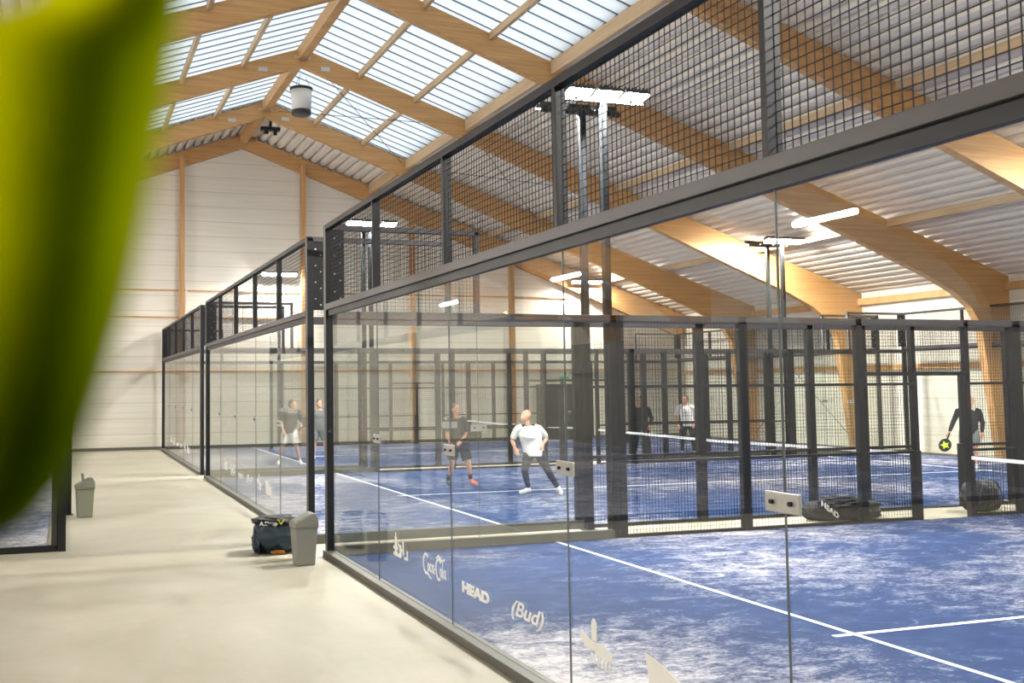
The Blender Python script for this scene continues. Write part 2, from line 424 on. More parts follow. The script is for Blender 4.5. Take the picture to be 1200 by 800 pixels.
# bracing cables
def cable(a, b, label):
    a = Vector(a); b = Vector(b)
    o = MB().bar((0, 0, 0), b-a, .018, 6).build('bracing_cable', 'darkmetal', None, loc=a)
    tag(o, label, 'cable', 'roof bracing cables')
def rz_(x, dz=.2): return roof(x)-dz
for (x0, x1), w in (((3.2, 7.2), 'under the skylights by the hanging fan'), ((7.6, 12.0), 'under the right deck just past the skylights')):
    cable((x0, 23.25, rz_(x0)), (x1, 27.95, rz_(x1)), 'thin bracing cable %s, falling away right' % w)
    cable((x1, 23.25, rz_(x1)), (x0, 27.95, rz_(x0)), 'thin bracing cable %s, rising away left' % w)
cable((20.4, 23.4, 4.2), (20.4, 27.9, .3), 'thin diagonal wall cable on the right wall, falling away')
cable((20.4, 23.4, .3), (20.4, 27.9, 4.2), 'thin diagonal wall cable on the right wall, rising away')
# hanging fan
t = thing('destratification_fan', 'white bucket shaped fan with black rims hanging under the skylights', 'fan', (3.23, 25, 9.69))
MB().lathe((0, 0, 0), [(.27, .14), (.30, .72)], 28).build('casing', 'fanwhite', t, True)
MB().lathe((0, 0, 0), [(.24, 0), (.275, .02), (.275, .13), (.2, .14)], 28).build('outlet_ring', 'darkmetal', t, True)
MB().lathe((0, 0, 0), [(.31, .70), (.325, .72), (.325, .77), (.2, .80)], 28).build('inlet_ring', 'darkmetal', t, True)
for a in range(3):
    MB().bar((.28*math.cos(a*2.1), .28*math.sin(a*2.1), .76), (.1*math.cos(a*2.1), .1*math.sin(a*2.1), 1.15), .012, 5).build('suspension_wire', 'darkmetal', t)
# dark unit under the ridge
t = thing('ceiling_unit', 'small black device fixed under the steel deck below the far peak', 'ceiling device', (3.15, 29, 10.25))
B(-.32, .3, -.12, .12, 0, .12).build('housing', 'darkmetal', t, bevel=.02)
B(-.2, -.08, -.06, .06, -.1, 0).build('sensor', 'darkmetal', t); B(.1, .2, -.06, .06, -.12, 0).build('sensor', 'darkmetal', t)
B(-.04, .04, -.04, .04, .12, .6).build('bracket', 'darkmetal', t)
# far wall door and exit sign
d = struct(B(14.1, 16.2, YB-.07, YB, 0, 2.0).build('door_1', 'door'))
B(14.02, 14.1, YB-.09, YB, 0, 2.08).build('door_frame', 'darkmetal', d); B(16.2, 16.28, YB-.09, YB, 0, 2.08).build('door_frame', 'darkmetal', d)
B(14.02, 16.28, YB-.09, YB, 2.0, 2.08).build('door_frame', 'darkmetal', d)
B(15.13, 15.17, YB-.1, YB, 0, 2.0).build('door_leaf_seam', 'chrome', d); B(15.3, 15.42, YB-.14, YB, .95, 1.05).build('door_handle', 'chrome', d)
t = thing('exit_sign', 'small green emergency exit sign above the dark double door', 'exit sign', (15.15, YB-.08, 2.28))
B(-.24, .24, -.04, .04, -.09, .12).build('housing', 'fanwhite', t); B(-.2, .2, -.05, -.035, -.06, .09).build('sign_face', 'green', t)
# drain pipe on left gable post
tag(B(.83, .87, YB-.1, YB-.04, 0, 5.5).build('conduit', 'fanwhite'), 'thin white conduit beside the left timber gable post', 'conduit')

# ------------------------------------------------------------------ courts
G = .887
Y0 = [0, 10+G, 20+2*G]
ORD = ['nearest', 'second', 'third']
for k, y in enumerate(Y0):
    t = thing('court_surface', 'blue sanded artificial turf of the %s court with white lines' % ORD[k], 'court floor', (0, y, 0))
    B(.115, 19.885, .1, 9.9, 0, .012).build('turf', 'turf', t)
    for x in (3.05, 16.95): B(x-.025, x+.025, .1, 9.9, .012, .016).build('service_line', 'white', t)
    B(2.85, 17.15, 4.845, 4.895, .012, .0155).build('centre_line', 'white', t)
t = thing('court_surface', 'blue sanded artificial turf of the court left of the aisle, behind the leaf', 'court floor', (-3.15, 11.6, 0))
B(-11.05, -.1, .1, 19.5, 0, .012).build('turf', 'turf', t)

def wires_yz(mb, x, y0, y1, z0, z1, p=.05, w=.0040):
    n = round((y1-y0)/p); m = round((z1-z0)/p)
    for i in range(n+1): y = y0+(y1-y0)*i/n; mb.bar((x, y, z0), (x, y, z1), w, 4, False)
    for j in range(m+1): z = z0+(z1-z0)*j/m; mb.bar((x+w, y0, z), (x+w, y1, z), w, 4, False)
def wires_xz(mb, y, x0, x1, z0, z1, p=.05, w=.0029):
    n = max(1, round((x1-x0)/p)); m = max(1, round((z1-z0)/p))
    for i in range(n+1): x = x0+(x1-x0)*i/n; mb.bar((x, y, z0), (x, y, z1), w, 4, False)
    for j in range(m+1): z = z0+(z1-z0)*j/m; mb.bar((x0, y+w, z), (x1, y+w, z), w, 4, False)

# ---- stickers on the glass (u runs along -y, i.e. left to right seen from the aisle; v is up)
def stroke(mb, pts, w, ox, oy, oz, sx=1, sz=1, th=.0015):
    ox = ox-.0002*((len(mb.v)//8) % 9)*(1 if ox > 0 else -1)
    P = [Vector((ox, oy-p[0]*sx, oz+p[1]*sz)) for p in pts]
    for a, b in zip(P, P[1:]):
        sh_ = Vector((-.0001*((len(mb.v)//8) % 9), 0, 0)); a = a+sh_; b = b+sh_
        d = (b-a)
        if d.length < 1e-6: continue
        n = Vector((0, -d.z, d.y)).normalized()*w/2
        e = d.normalized()*w*.3
        i = len(mb.v)
        for q in (a-e+n, a-e-n, b+e-n, b+e+n):
            mb.v.append(tuple(q)); mb.v.append((q.x-th, q.y, q.z))
        mb.f += [(i, i+2, i+4, i+6), (i+1, i+7, i+5, i+3), (i, i+1, i+3, i+2), (i+2, i+3, i+5, i+4), (i+4, i+5, i+7, i+6), (i+6, i+7, i+1, i)]
def arc(cx, cy, rx, ry, a0, a1, n=10):
    return [(cx+rx*math.cos(math.radians(a0+(a1-a0)*i/n)), cy+ry*math.sin(math.radians(a0+(a1-a0)*i/n))) for i in range(n+1)]
def text_mb(body, size, bold=0, ext=.0015, shear=0):
    cu = bpy.data.curves.new('t', 'FONT'); cu.body = body; cu.size = size; cu.offset = bold; cu.extrude = ext; cu.shear = shear
    cu.align_x = 'LEFT'
    o = bpy.data.objects.new('t', cu); C.objects.link(o)
    bpy.context.view_layer.update()
    me = o.evaluated_get(bpy.context.evaluated_depsgraph_get()).to_mesh()
    mb = MB(); mb.v = [tuple(v.co) for v in me.vertices]; mb.f = [tuple(p.vertices) for p in me.polygons]
    bpy.data.objects.remove(o); bpy.data.curves.remove(cu)
    return mb
def text_on_glass(body, size, x, y, z, width=None, bold=.0, sy=1, shear=0):
    mb = text_mb(body, size, bold, shear=shear)
    xs = [v[0] for v in mb.v]; w = max(xs)-min(xs); k = (width/w) if width else 1
    mb.v = [(x+v[2], y-(v[0]-min(xs))*k, z+v[1]*sy) for v in mb.v]
    return mb
def cola(x, y, z):
    mb = MB()
    def S(p, w=.013): stroke(mb, p, w, x, y, z, .93, 1.0)
    S(arc(.085, .10, .07, .085, 50, 290, 12), .024); S([(.10, .03), (.17, .0), (.22, -.01)], .016)   # C and its tail
    S(arc(.155, .08, .022, .032, 0, 360, 10)); S(arc(.215, .08, .022, .032, 50, 310, 8))                 # o c
    S(arc(.268, .08, .022, .032, 0, 360, 10)); S([(.294, .112), (.294, .045), (.31, .045)])               # a
    S([(.325, .085), (.35, .085)])
    S(arc(.42, .10, .07, .085, 50, 290, 12), .024); S([(.36, .19), (.42, .215), (.50, .18), (.57, .20)], .016)  # C and the upper swash
    S(arc(.475, .08, .02, .032, 0, 360, 10)); S([(.525, .17), (.512, .05), (.53, .045)])                   # o l
    S(arc(.562, .08, .022, .032, 0, 360, 10)); S([(.588, .112), (.588, .045), (.605, .045)])              # a
    return mb
def tower(x, y, z):
    mb = MB()
    def S(p, w): stroke(mb, p, w, x, y, z)
    S([(.06, 0), (.06, .15)], .06); S([(.06, .15), (.06, .2)], .025); S([(0, .0), (.2, 0)], .03)
    S([(.2, .0), (.2, .09)], .05); S([(.12, .11), (.24, .06)], .02); S([(.28, .03), (.28, .14)], .035); S([(.0, .06), (.12, .06)], .03)
    S([(.32, 0), (.40, 0), (.40, .07)], .025)
    return mb
def figure(x, y, z):
    mb = MB()
    def S(p, w): stroke(mb, p, w, x, y, z)
    S([(.17, .07), (.17, .15)], .06); S([(.17, .15), (.17, .175)], .03); S([(.06, .02), (.3, .02)], .05)
    S([(.02, .06), (.1, .03)], .05); S([(.2, 0), (.36, 0)], .05)
    for q in range(6): S([(.14+.04*q, -.07-.004*q), (.14+.04*q, -.03-.004*q)], .018)
    return mb
def badge(x, y, z):
    mb = MB()
    i = len(mb.v)
    out = [(0, .12), (.1, .11), (.2, .085), (.3, .05), (.4, .045), (.5, .06), (.52, .02), (.52, -.1), (.05, -.1), (.03, 0)]
    for p in out: mb.v.append((x, y-p[0], z+p[1]))
    for p in out: mb.v.append((x-.0015, y-p[0], z+p[1]))
    n = len(out); mb.f += [tuple(range(i, i+n)), tuple(reversed(range(i+n, i+2*n)))] + [(i+j, i+(j+1) % n, i+n+(j+1) % n, i+n+j) for j in range(n)]
    return mb

def glass_wall(X, y0, s, label, L=10, logos=False, plates=True):
    """4 m court end wall in the plane x = X; s = +1 when the court lies towards +x"""
    t = thing('court_end_wall', label, 'glass wall', (X, y0, 0))
    bx = lambda a, b: (min(s*a, s*b), max(s*a, s*b))
    n = round(L/2); pw = L/n
    x0, x1 = bx(-.04, .10); B(x0, x1, 0, L, 0, .07).build('base_rail', 'kerb', t, bevel=.006)
    x0, x1 = bx(-.01, .08); B(x0, x1, .09, L-.09, 2.97, 3.045).build('middle_rail', 'rail', t, bevel=.004)
    x0, x1 = bx(.02, .07); B(x0, x1, .09, L-.09, 2.90, 2.97).build('glass_channel', 'steel', t)
    x0, x1 = bx(-.005, .08); B(x0, x1, 0, L, 3.96, 4.02).build('top_rail', 'steel', t, bevel=.004)
    for y in (0, L-.085):
        x0, x1 = bx(0, .085); B(x0, x1, y, y+.085, .0, 4.0).build('corner_post', 'steel', t, bevel=.003)
        fl = bx(-.006, .002); B(fl[0], fl[1], y-.004, y+.089, .07, 4.0).build('post_flange', 'rail', t)
        # bolted angle plate above the glass
        x0, x1 = bx(.085, .24); p = B(x0, x1, y+.04, y+.046, 3.05, 3.96).build('angle_plate', 'steel', t)
        for q in range(4):
            for a, zz in ((.12, 3.2+.22*q), (.19, 3.12+.22*q)):
                MB().bar((s*a, y+.02, zz), (s*a, y+.04, zz), .018, 8).build('bolt', 'chrome', p)
    for i in range(1, n):
        x0, x1 = bx(0, .08); B(x0, x1, i*pw-.02, i*pw+.02, 3.045, 3.96).build('upper_post', 'steel', t)
    for i in range(n):
        a = i*pw+(.085 if i == 0 else .02); b = (i+1)*pw-(.085 if i == n-1 else .02)
        mb = MB(); wires_yz(mb, s*.05, a, b, 3.05, 3.955)
        mb.build('mesh_panel', 'wire', t)
        a = i*pw+(.09 if i == 0 else .003); b = (i+1)*pw-(.09 if i == n-1 else .003)
        x0, x1 = bx(.04, .052)
        g = B(x0, x1, a, b, .07, 2.93).build('glass_pane', 'glass', t)
        if i < n-1:
            B(x0, x1, (i+1)*pw-.0016, (i+1)*pw+.0016, .07, 2.9).build('glass_seam', 'edge', g)
            cl = bx(.026, .040); c = B(cl[0], cl[1], (i+1)*pw-.11, (i+1)*pw+.11, 1.455, 1.545).build('clamp_plate', 'chrome', t, bevel=.003)
            for dy in (-.06, .06): MB().bar((s*.012, (i+1)*pw+dy, 1.5), (s*.028, (i+1)*pw+dy, 1.5), .022, 10).build('bolt', 'darkmetal', c)
        if logos:
            pass
    if logos:
        # parts of the wall: white stickers along the foot of the panes
        gx = s*.0385
        for nm, mb in (('tower_sticker', tower(gx, 7.5, .42)), ('drink_script_sticker', cola(gx, 6.68, .37)), ('bold_word_sticker', text_on_glass('HEAD', .115, gx, 5.77, .39, .53, .006, .95)),
                       ('script_word_sticker', text_on_glass('(Bud)', .15, gx, 4.85, .41, .5, .002, 1, .35)), ('figure_sticker', figure(gx, 3.86, .44)), ('badge_sticker', badge(gx, 3.14, .44))):
            mb.build(nm, 'sticker', t)
    # latch fittings on the far corner post
    for y in (L-.2,):
        MB().bar((s*.03, y, 1.5), (s*.03, y+.12, 1.5), .035, 6).build('latch', 'darkmetal', t)
    return t
glass_wall(0, Y0[0], 1, 'glass and mesh end wall of the nearest court, filling the right foreground', logos=True)
glass_wall(0, Y0[1], 1, 'glass and mesh end wall of the second court, behind the dark bag', logos=True)
glass_wall(0, Y0[2], 1, 'glass and mesh end wall of the furthest court, ending at the white gable wall', logos=True)
glass_wall(20.0, Y0[0], -1, 'rear end wall of the nearest court against the right hand wall')
glass_wall(20.0, Y0[1], -1, 'rear end wall of the second court, behind the player in the dark jacket')
glass_wall(20.0, Y0[2], -1, 'rear end wall of the furthest court, beside the diagonal wall cables')
glass_wall(-3.1, 11.5, -1, 'glass end wall left of the aisle, hidden behind the leaf', L=18)

def side_fence(Y, s, label, door, X0=0.0, XE=20.0, mats=True):
    """court side: stepped glass near both ends, 3 m mesh between; s = +1 when the frame lies on the +y side of Y"""
    t = thing('court_side_fence', label, 'fence', (X0, Y, 0))
    def by(a, b): return (min(s*a, s*b), max(s*a, s*b))
    a, b = by(0, .09)
    full = XE > 15
    def bxx(x0, x1, z0, z1, nm, mat, par=t, lo=0, hi=.08, bev=0):
        a, b = by(lo, hi); return B(x0, x1, a, b, z0, z1).build(nm, mat, par, bevel=bev)
    ends = [(0, 1)] + ([(XE, -1)] if full else [])
    for xe, d in ends:
        P = lambda u: xe+d*u
        def rng(u0, u1): return (min(P(u0), P(u1)), max(P(u0), P(u1)))
        q = rng(.09, 4.0); bxx(q[0], q[1], 0, .12, 'base_rail', 'concrete_curb', hi=.09)
        q = rng(.09, 4.0); bxx(q[0], q[1], 2.86, 2.96, 'glass_head_rail', 'rail', hi=.08, bev=.004)
        q = rng(3.90, 4.0); bxx(q[0], q[1], 0, 2.96, 'post', 'steel', hi=.08, bev=.004)
        q = rng(4.004, 4.11 if s > 0 else 4.06); bxx(q[0], q[1], 0, 2.96, 'post', 'steel', hi=.08, bev=.004)
        for u in (1.0, 2.0):
            q = rng(u-.03, u+.03)
            if u == 2.0: bxx(q[0], q[1], 2.96, 4.0, 'upper_post', 'rail')
            else: pass
        q = rng(.09, 2.03); bxx(q[0], q[1], 3.96, 4.02, 'upper_rail', 'rail')
        mb = MB(); q = rng(.1, 1.97); wires_xz(mb, s*.05, q[0], q[1], 2.98, 3.955); mb.build('upper_mesh', 'wire', t)
        for u0, u1 in ((.09, 1.997), (2.003, 3.90)):
            q = rng(u0, u1); g = bxx(q[0], q[1], .12, 2.88, 'glass_pane', 'glass', lo=.04, hi=.052)
        q = rng(1.9975, 2.0025); bxx(q[0], q[1], .12, 2.86, 'glass_seam', 'edge', lo=.04, hi=.052)
        q = rng(1.89, 2.11); c = bxx(q[0], q[1], 1.455, 1.545, 'clamp_plate', 'chrome', lo=.026, hi=.04)
        for du in (-.06, .06): MB().bar((P(2+du), s*.012, 1.5), (P(2+du), s*.028, 1.5), .022, 10).build('bolt', 'darkmetal', c)
    xe = 16 if full else XE
    d0, d1 = door
    posts = [6, 8, 10, 12, 14] + ([11] if d1 <= 10 else [9])
    for x in sorted(posts):
        if x >= xe: continue
        w = {6: .068, 8: .055, 10: .042, 11: .085}.get(x, .06)
        bxx(x-w, x+w, 0, 2.96, 'post', 'steel', hi=.08, bev=.004)
    # door edge posts
    for x in (d0, d1):
        if x not in posts:
            bxx(x-.03, x+.03, 0, 2.16, 'post', 'steel', hi=.06)
    low = d0 if d0 not in (10,) else d1
    bxx(low-.075, low+.03, 0, 1.02, 'low_post', 'steel', lo=-.02, hi=.09)
    bxx(4.11, xe-.11, 2.86, 2.96, 'top_rail', 'rail')
    segs = [(4.11, d0-.03), (d1+.03, xe-.11)]
    for a_, b_ in segs:
        for z, nm, h in ((0.0, 'bottom_rail', .05), (.98, 'middle_rail', .04), (1.98, 'middle_rail', .04)):
            bxx(a_, b_, z, z+h, nm, 'steel', lo=.01, hi=.06)
    bxx(d0-1.0, d1+.03, 2.13, 2.18, 'door_lintel', 'steel', lo=.0, hi=.06)
    cuts = [4.11] + [x for x in sorted(set(posts)) if x < xe] + [xe-.11]
    for x0, x1 in zip(cuts, cuts[1:]):
        if x0 >= d0-.01 and x1 <= d1+.01:
            mb = MB(); wires_xz(mb, s*.035, x0, x1, 2.18, 2.86)
        elif x0 < d0 < x1:
            mb = MB(); wires_xz(mb, s*.035, x0, d0, .05, 2.86); wires_xz(mb, s*.035, d0, x1, 2.18, 2.86)
        elif x0 < d1 < x1:
            mb = MB(); wires_xz(mb, s*.035, d1, x1, .05, 2.86); wires_xz(mb, s*.035, x0, d1, 2.18, 2.86)
        else:
            mb = MB(); wires_xz(mb, s*.035, x0, x1, .05, 2.86)
        mb.build('mesh_panel', 'wire', t)
    return t
side_fence(10.0-.09, 1, 'far side fence of the nearest court, with a doorway by the net', (9, 10))
side_fence(Y0[1]+.09, -1, 'near side fence of the second court, just behind the gap with the black bags', (10, 11))
side_fence(Y0[1]+9.91, 1, 'far side fence of the second court, behind its players', (9, 10))
side_fence(Y0[2]+.09, -1, 'near side fence of the furthest court', (10, 11))
side_fence(Y0[2]+9.91, 1, 'last side fence, in front of the white gable wall', (9, 10))
# side of the court left of the aisle (only its corner shows below the leaf)
t = thing('court_side_fence', 'near side of the court left of the aisle, peeking out below the leaf', 'fence', (-3.1, 11.45, 0))
B(-11.1, -.02, 0, .08, 0, .08).build('base_rail', 'steel', t); B(-11.1, 0, 0, .08, 2.9, 3.0).build('head_rail', 'rail', t); B(-.0, .09, -.01, .09, 0, 3.0).build('corner_post', 'steel', t)
for i in range(4):
    B(-2*i-1.997-.02, -2*i-.02, .03, .042, .08, 2.9).build('glass_pane', 'glass', t)
    B(-2*i-2.06, -2*i-2.0, 0, .08, 0, 2.9).build('post', 'steel', t)
t = thing('gate_post', 'dark gate post behind the grey bin with the upright flap, beside the leaf', 'post', (-2.98, 15.25, 0))
B(-.05, .05, -.05, .05, 0, 3.0).build('shaft', 'steel', t, bevel=.004); B(-.08, .08, -.08, .08, 0, .012).build('foot_plate', 'steel', t)

# ---- nets
for k, y in enumerate(Y0):
    lab = ['white taped net of the nearest court, at the right edge', 'white taped net across the second court behind the bald player', 'white taped net across the furthest court'][k]
    t = thing('court_net', lab, 'net', (10, y, 0))
    n = 24
    top = lambda v: .86+.05*abs(v-5)/5
    mb = MB()
    for i in range(n):
        a, b = .1+9.8*i/n, .1+9.8*(i+1)/n
        za, zb = top(a), top(b); j = len(mb.v)
        mb.v += [(-.012, a, za-.05), (.012, a, za-.05), (.012, a, za), (-.012, a, za), (-.012, b, zb-.05), (.012, b, zb-.05), (.012, b, zb), (-.012, b, zb)]
        mb.f += [(j, j+4, j+5, j+1), (j+1, j+5, j+6, j+2), (j+2, j+6, j+7, j+3), (j+3, j+7, j+4, j)]
    mb.build('net_tape', 'white', t)
    mb = MB(); p = .05
    for i in range(int(9.8/p)+1):
        yy = .1+i*p; mb.bar((0, yy, .03), (0, yy, top(yy)-.045), .003, 4, False)
    for j in range(17):
        f = (j+.5)/17
        for i in range(10):
            a, b = .1+.98*i, .1+.98*(i+1)
            mb.bar((.003, a, .03+(top(a)-.08)*f), (.003, b, .03+(top(b)-.08)*f), .003, 4, False)
    mb.build('net_cord', 'wire', t)
    for yy in (.06, 9.94): B(-.045, .045, yy-.04, yy+.04, .0, .95).build('net_post', 'steel', t, bevel=.004)

# ---- light masts
def mast(x, y, s, label):
    """square pole with a bar of three floodlights leaning out towards s*y"""
    t = thing('light_mast', label, 'light mast', (x, y, 0), 0, 'court light masts')
    B(-.045, .045, -.045, .045, 0, 5.95).build('pole', 'mast', t)
    B(-.1, .1, -.1, .1, 0, .015).build('base_plate', 'steel', t)
    B(-.62, .62, -.03, .03, 5.9, 5.96).build('crossbar', 'darkmetal', t)
    ang = math.radians(15)*s
    for k in (-1, 0, 1):
        hub = (k*.43, s*.12, 5.98)
        h = B(-.19, .19, -.11, .11, .0, .045).build('floodlight', 'darkmetal', t, loc=hub, bevel=.006); h.rotation_euler = (ang, 0, 0)
        fins = MB()
        for q in range(7): fins.box(-.17+q*.055, -.165+q*.055, -.09, .09, .045, .1)
        fins.build('cooling_fins', 'darkmetal', h)
        B(-.18, .18, -.08, .08, -.012, -.001).build('lens', 'lens', h)
        B(-.02, .02, -.03, .03, .0-.02, .06).build('bracket', 'darkmetal', t, loc=(k*.43, 0, 5.93))
L_ = [(4, 10.09+.04, -1, 'light mast beside the bald player\'s fence, its lamps blazing towards the camera'),
      (4, 10+G-.16, 1, 'light mast right behind the nearest bright one, its lamps seen from behind'),
      (16, 10.13, -1, 'light mast beyond the right edge of the nearest court'),
      (16, 10+G-.16, 1, 'light mast beyond the right edge, turned to the second court'),
      (4, 20+G+.13, -1, 'light mast over the second court end wall, lamps facing the camera'),
      (4, 20+2*G-.16, 1, 'light mast over the gap behind the second court, lamps turned away'),
      (16, 20+G+.13, -1, 'far right light mast left of the tall glass seam, lamps facing the camera'),
      (16, 20+2*G-.16, 1, 'far right light mast left of the tall glass seam, lamps turned away'),
      (4, 30+2*G+.13, -1, 'furthest light mast, glaring above the second court front'),
      (16, 30+2*G+.13, -1, 'furthest right light mast before the gable wall, glaring behind glass'),
      (4, -.2, 1, 'light mast at the near end of the nearest court, beside the camera'),
      (16, -.2, 1, 'light mast at the near right end of the nearest court')]
for a in L_: mast(*a)
# suspended strip lights over the left half (the glass mirrors them)
for y, w in ((12.5, 'second from the camera'), (22.0, 'third from the camera'), (2.5, 'first from the camera'), (30.5, 'last, by the gable wall')):
    t = thing('strip_light', 'hanging strip light over the left half of the hall, %s one' % w, 'strip light', (-9.7, y, 5.0), 0, 'hanging strip lights')
    B(-.03, .03, -.75, .75, 0, .07).build('housing', 'fanwhite', t); MB().bar((0, -.73, -.06), (0, .73, -.06), .1, 14).build('diffuser', 'tube', t, False)
    for yy in (-.6, .6): MB().bar((0, yy, .07), (0, yy, roof(-9.7)-5.0), .006, 5).build('suspension_wire', 'darkmetal', t)

# ------------------------------------------------------------------ bins
def bin_(x, y, rz, mat, label, flap, h=.6):
    t = thing('waste_bin', label, 'bin', (x, y, 0), rz)
    k = h/.6
    def ring(w, d, z): return [(-w, -d, z), (w, -d, z), (w, d, z), (-w, d, z)]
    mb = MB()
    for w, d, z in ((.105, .09, 0), (.11, .095, .01), (.135, .115, .43), (.143, .123, .435), (.143, .123, .455)): mb.v += ring(w*k, d*k, z*k)
    for q in range(4):
        for j in range(4): mb.f.append((4*q+j, 4*q+(j+1) % 4, 4*q+4+(j+1) % 4, 4*q+4+j))
    mb.f += [(3, 2, 1, 0), (16, 17, 18, 19)]
    mb.build('body', mat, t, bevel=.012)
    mb = MB()  # hooded lid: tall at one side, sloping
    pr = [(-.146, .455), (.146, .455), (.14, .54), (.11, .6), (.07, .6), (-.14, .50)]
    mb.prism([(a*k, b*k) for a, b in pr], 'y', -.124*k, .124*k); mb.build('lid', mat, t, bevel=.01)
    if flap:
        f = B(-.012, .012, -.09*k, .09*k, 0, .15*k).build('flap', mat, t, loc=(-.02*k, 0, .52*k)); f.rotation_euler = (0, math.radians(-8), 0)
    else:
        f = B(-.11*k, .075*k, -.095*k, .095*k, -.004, .006).build('flap', mat, t, loc=(-.03*k, 0, .551*k)); f.rotation_euler = (0, math.radians(-25), 0)
    return t
bin_(-.39, 9.50, .08, 'bin', 'grey swing lid waste bin at the corner post of the nearest court', False, .59)
bin_(-2.73, 14.85, .1, 'bin2', 'grey waste bin with its flap standing upright, beside the leaf', True, .62)

# ------------------------------------------------------------------ bags
def blob(name, mat, parent, size, loc, seed=0, crump=.06, sub=5, power=3.2, squash=0, rz=0):
    bm = bmesh.new(); bmesh.ops.create_cube(bm, size=2)
    bmesh.ops.subdivide_edges(bm, edges=bm.edges, cuts=sub*2, use_grid_fill=True)
    from mathutils import noise as nz
    for v in bm.verts:
        c = v.co; L = (abs(c.x)**power+abs(c.y)**power+abs(c.z)**power)**(1/power); c /= L
        d = 1+crump*(nz.noise(c*2.3+Vector((seed, 0, 0)))*1.6+nz.noise(c*6+Vector((0, seed, 0)))*.6)
        v.co = Vector((c.x*size[0]*d, c.y*size[1]*d, (c.z*size[2]*d)))
        v.co.x *= 1-squash*(c.z+1)/2
        v.co.z = max(v.co.z, -size[2]*.93)
    me = bpy.data.meshes.new(name); bm.to_mesh(me); bm.free()
    o = bpy.data.objects.new(name, me); C.objects.link(o); me.materials.append(M[mat]); o.parent = parent
    o.location = (loc[0], loc[1], loc[2]+size[2]*.93); o.rotation_euler = (0, 0, rz)
    for p in me.polygons: p.use_smooth = True
    return o
t = thing('sports_bag', 'crumpled dark navy sports bag on the floor left of the grey bin', 'bag', (-.50, 10.48, 0), -.25)
blob('bag_body', 'navy', t, (.30, .24, .215), (0, 0, 0), 3, .16, 6, 2.6, .12)
blob('bag_flap', 'blackfab', t, (.26, .22, .055), (-.01, -.03, .34), 8, .22, 5, 2.6)
blob('side_drape', 'navy', t, (.07, .16, .17), (-.23, -.06, 0), 5, .2, 4, 2.4)
bb = text_mb('A.Drop', .07, .002); bb.v = [(v[0]-.2, -.262-v[2], v[1]+.36) for v in bb.v]; bb.build('print', 'sticker', t)
MB().bar((.02, -.262, .43), (.06, -.262, .375), .014, 4).bar((.06, -.262, .375), (.1, -.262, .43), .014, 4).build('print', 'lime', t)
blob('orange_lining', 'orangebit', t, (.09, .02, .028), (.02, -.225, .005), 2, .1, 3, 2.5)
t = thing('racket_bag', 'long black racket bag with white lettering lying behind the fence', 'bag', (8.05, 10.42, 0), -.06)
blob('bag_body', 'blackfab', t, (.62, .19, .145), (0, 0, 0), 11, .10, 6, 3.6)
blob('shoe_pocket', 'blackfab', t, (.3, .13, .06), (-.05, 0, .24), 6, .25, 4, 2.4)
MB().bar((-.5, -.1, .28), (-.2, -.2, .30), .03, 6).bar((-.2, -.2, .30), (.3, -.16, .31), .03, 6).build('strap', 'blackfab', t)
bb = text_mb('HEAD', .13, .006)
bb.v = [(-.52+v[0]*.85+v[1]*.1, -.205-v[2], .25+v[1]*.8-v[0]*.62) for v in bb.v]; bb.build('lettering', 'sticker', t)
t = thing('gear_bag', 'bulky black gear bag standing behind the mesh by the net post', 'bag', (10.72, 10.42, 0), .1)
blob('bag_body', 'blackfab', t, (.36, .2, .25), (0, 0, 0), 21, .1, 6, 2.5, .1)
mb = MB()
for q in range(10):
    a0, a1 = PI*q/10, PI*(q+1)/10
    mb.bar((.27*math.cos(a0)-.02, -.19, .14+.36*math.sin(a0)), (.27*math.cos(a1)-.02, -.19, .14+.36*math.sin(a1)), .02, 6)
mb.build('handle_piping', 'navy', t)

# ------------------------------------------------------------------ balls
def ball(x, y, z, label):
    o = MB().lathe((0, 0, 0), [(.002, -.033)]+[(.033*math.cos(a), .033*math.sin(a)) for a in [math.radians(-70+q*20) for q in range(8)]]+[(.002, .033)], 14).build('padel_ball', 'lime', None, True, loc=(x, y, z))
    tag(o, label, 'ball')
ball(2.79, 10.78, 3.0+.02, 'yellow green ball resting on the head rail of the second court fence')
ball(6.55, 10.70, .5, 'yellow green ball stuck low in the mesh left of the black racket bag')

# ------------------------------------------------------------------ people
def limb(mb, pts, n=12):
    """a tube through (point, radius) stations, closed at both ends"""
    P = [(Vector(p), r if isinstance(r, tuple) else (r, r)) for p, r in pts]
    i0 = len(mb.v); m = len(P); ref = Vector((0, 1, 0))
    for k, (p, r) in enumerate(P):
        d = (P[min(k+1, m-1)][0]-P[max(k-1, 0)][0]).normalized()
        u = d.cross(ref)
        if u.length < .1: u = d.cross(Vector((0, 0, 1)))
        u.normalize(); v = u.cross(d).normalized()
        for j in range(n):
            a = 2*PI*j/n; mb.v.append(tuple(p+u*math.cos(a)*r[0]+v*math.sin(a)*r[1]))
    for k in range(m-1):
        for j in range(n): mb.f.append((i0+k*n+j, i0+k*n+(j+1) % n, i0+(k+1)*n+(j+1) % n, i0+(k+1)*n+j))
    mb.f += [tuple(i0+j for j in reversed(range(n))), tuple(i0+(m-1)*n+j for j in range(n))]
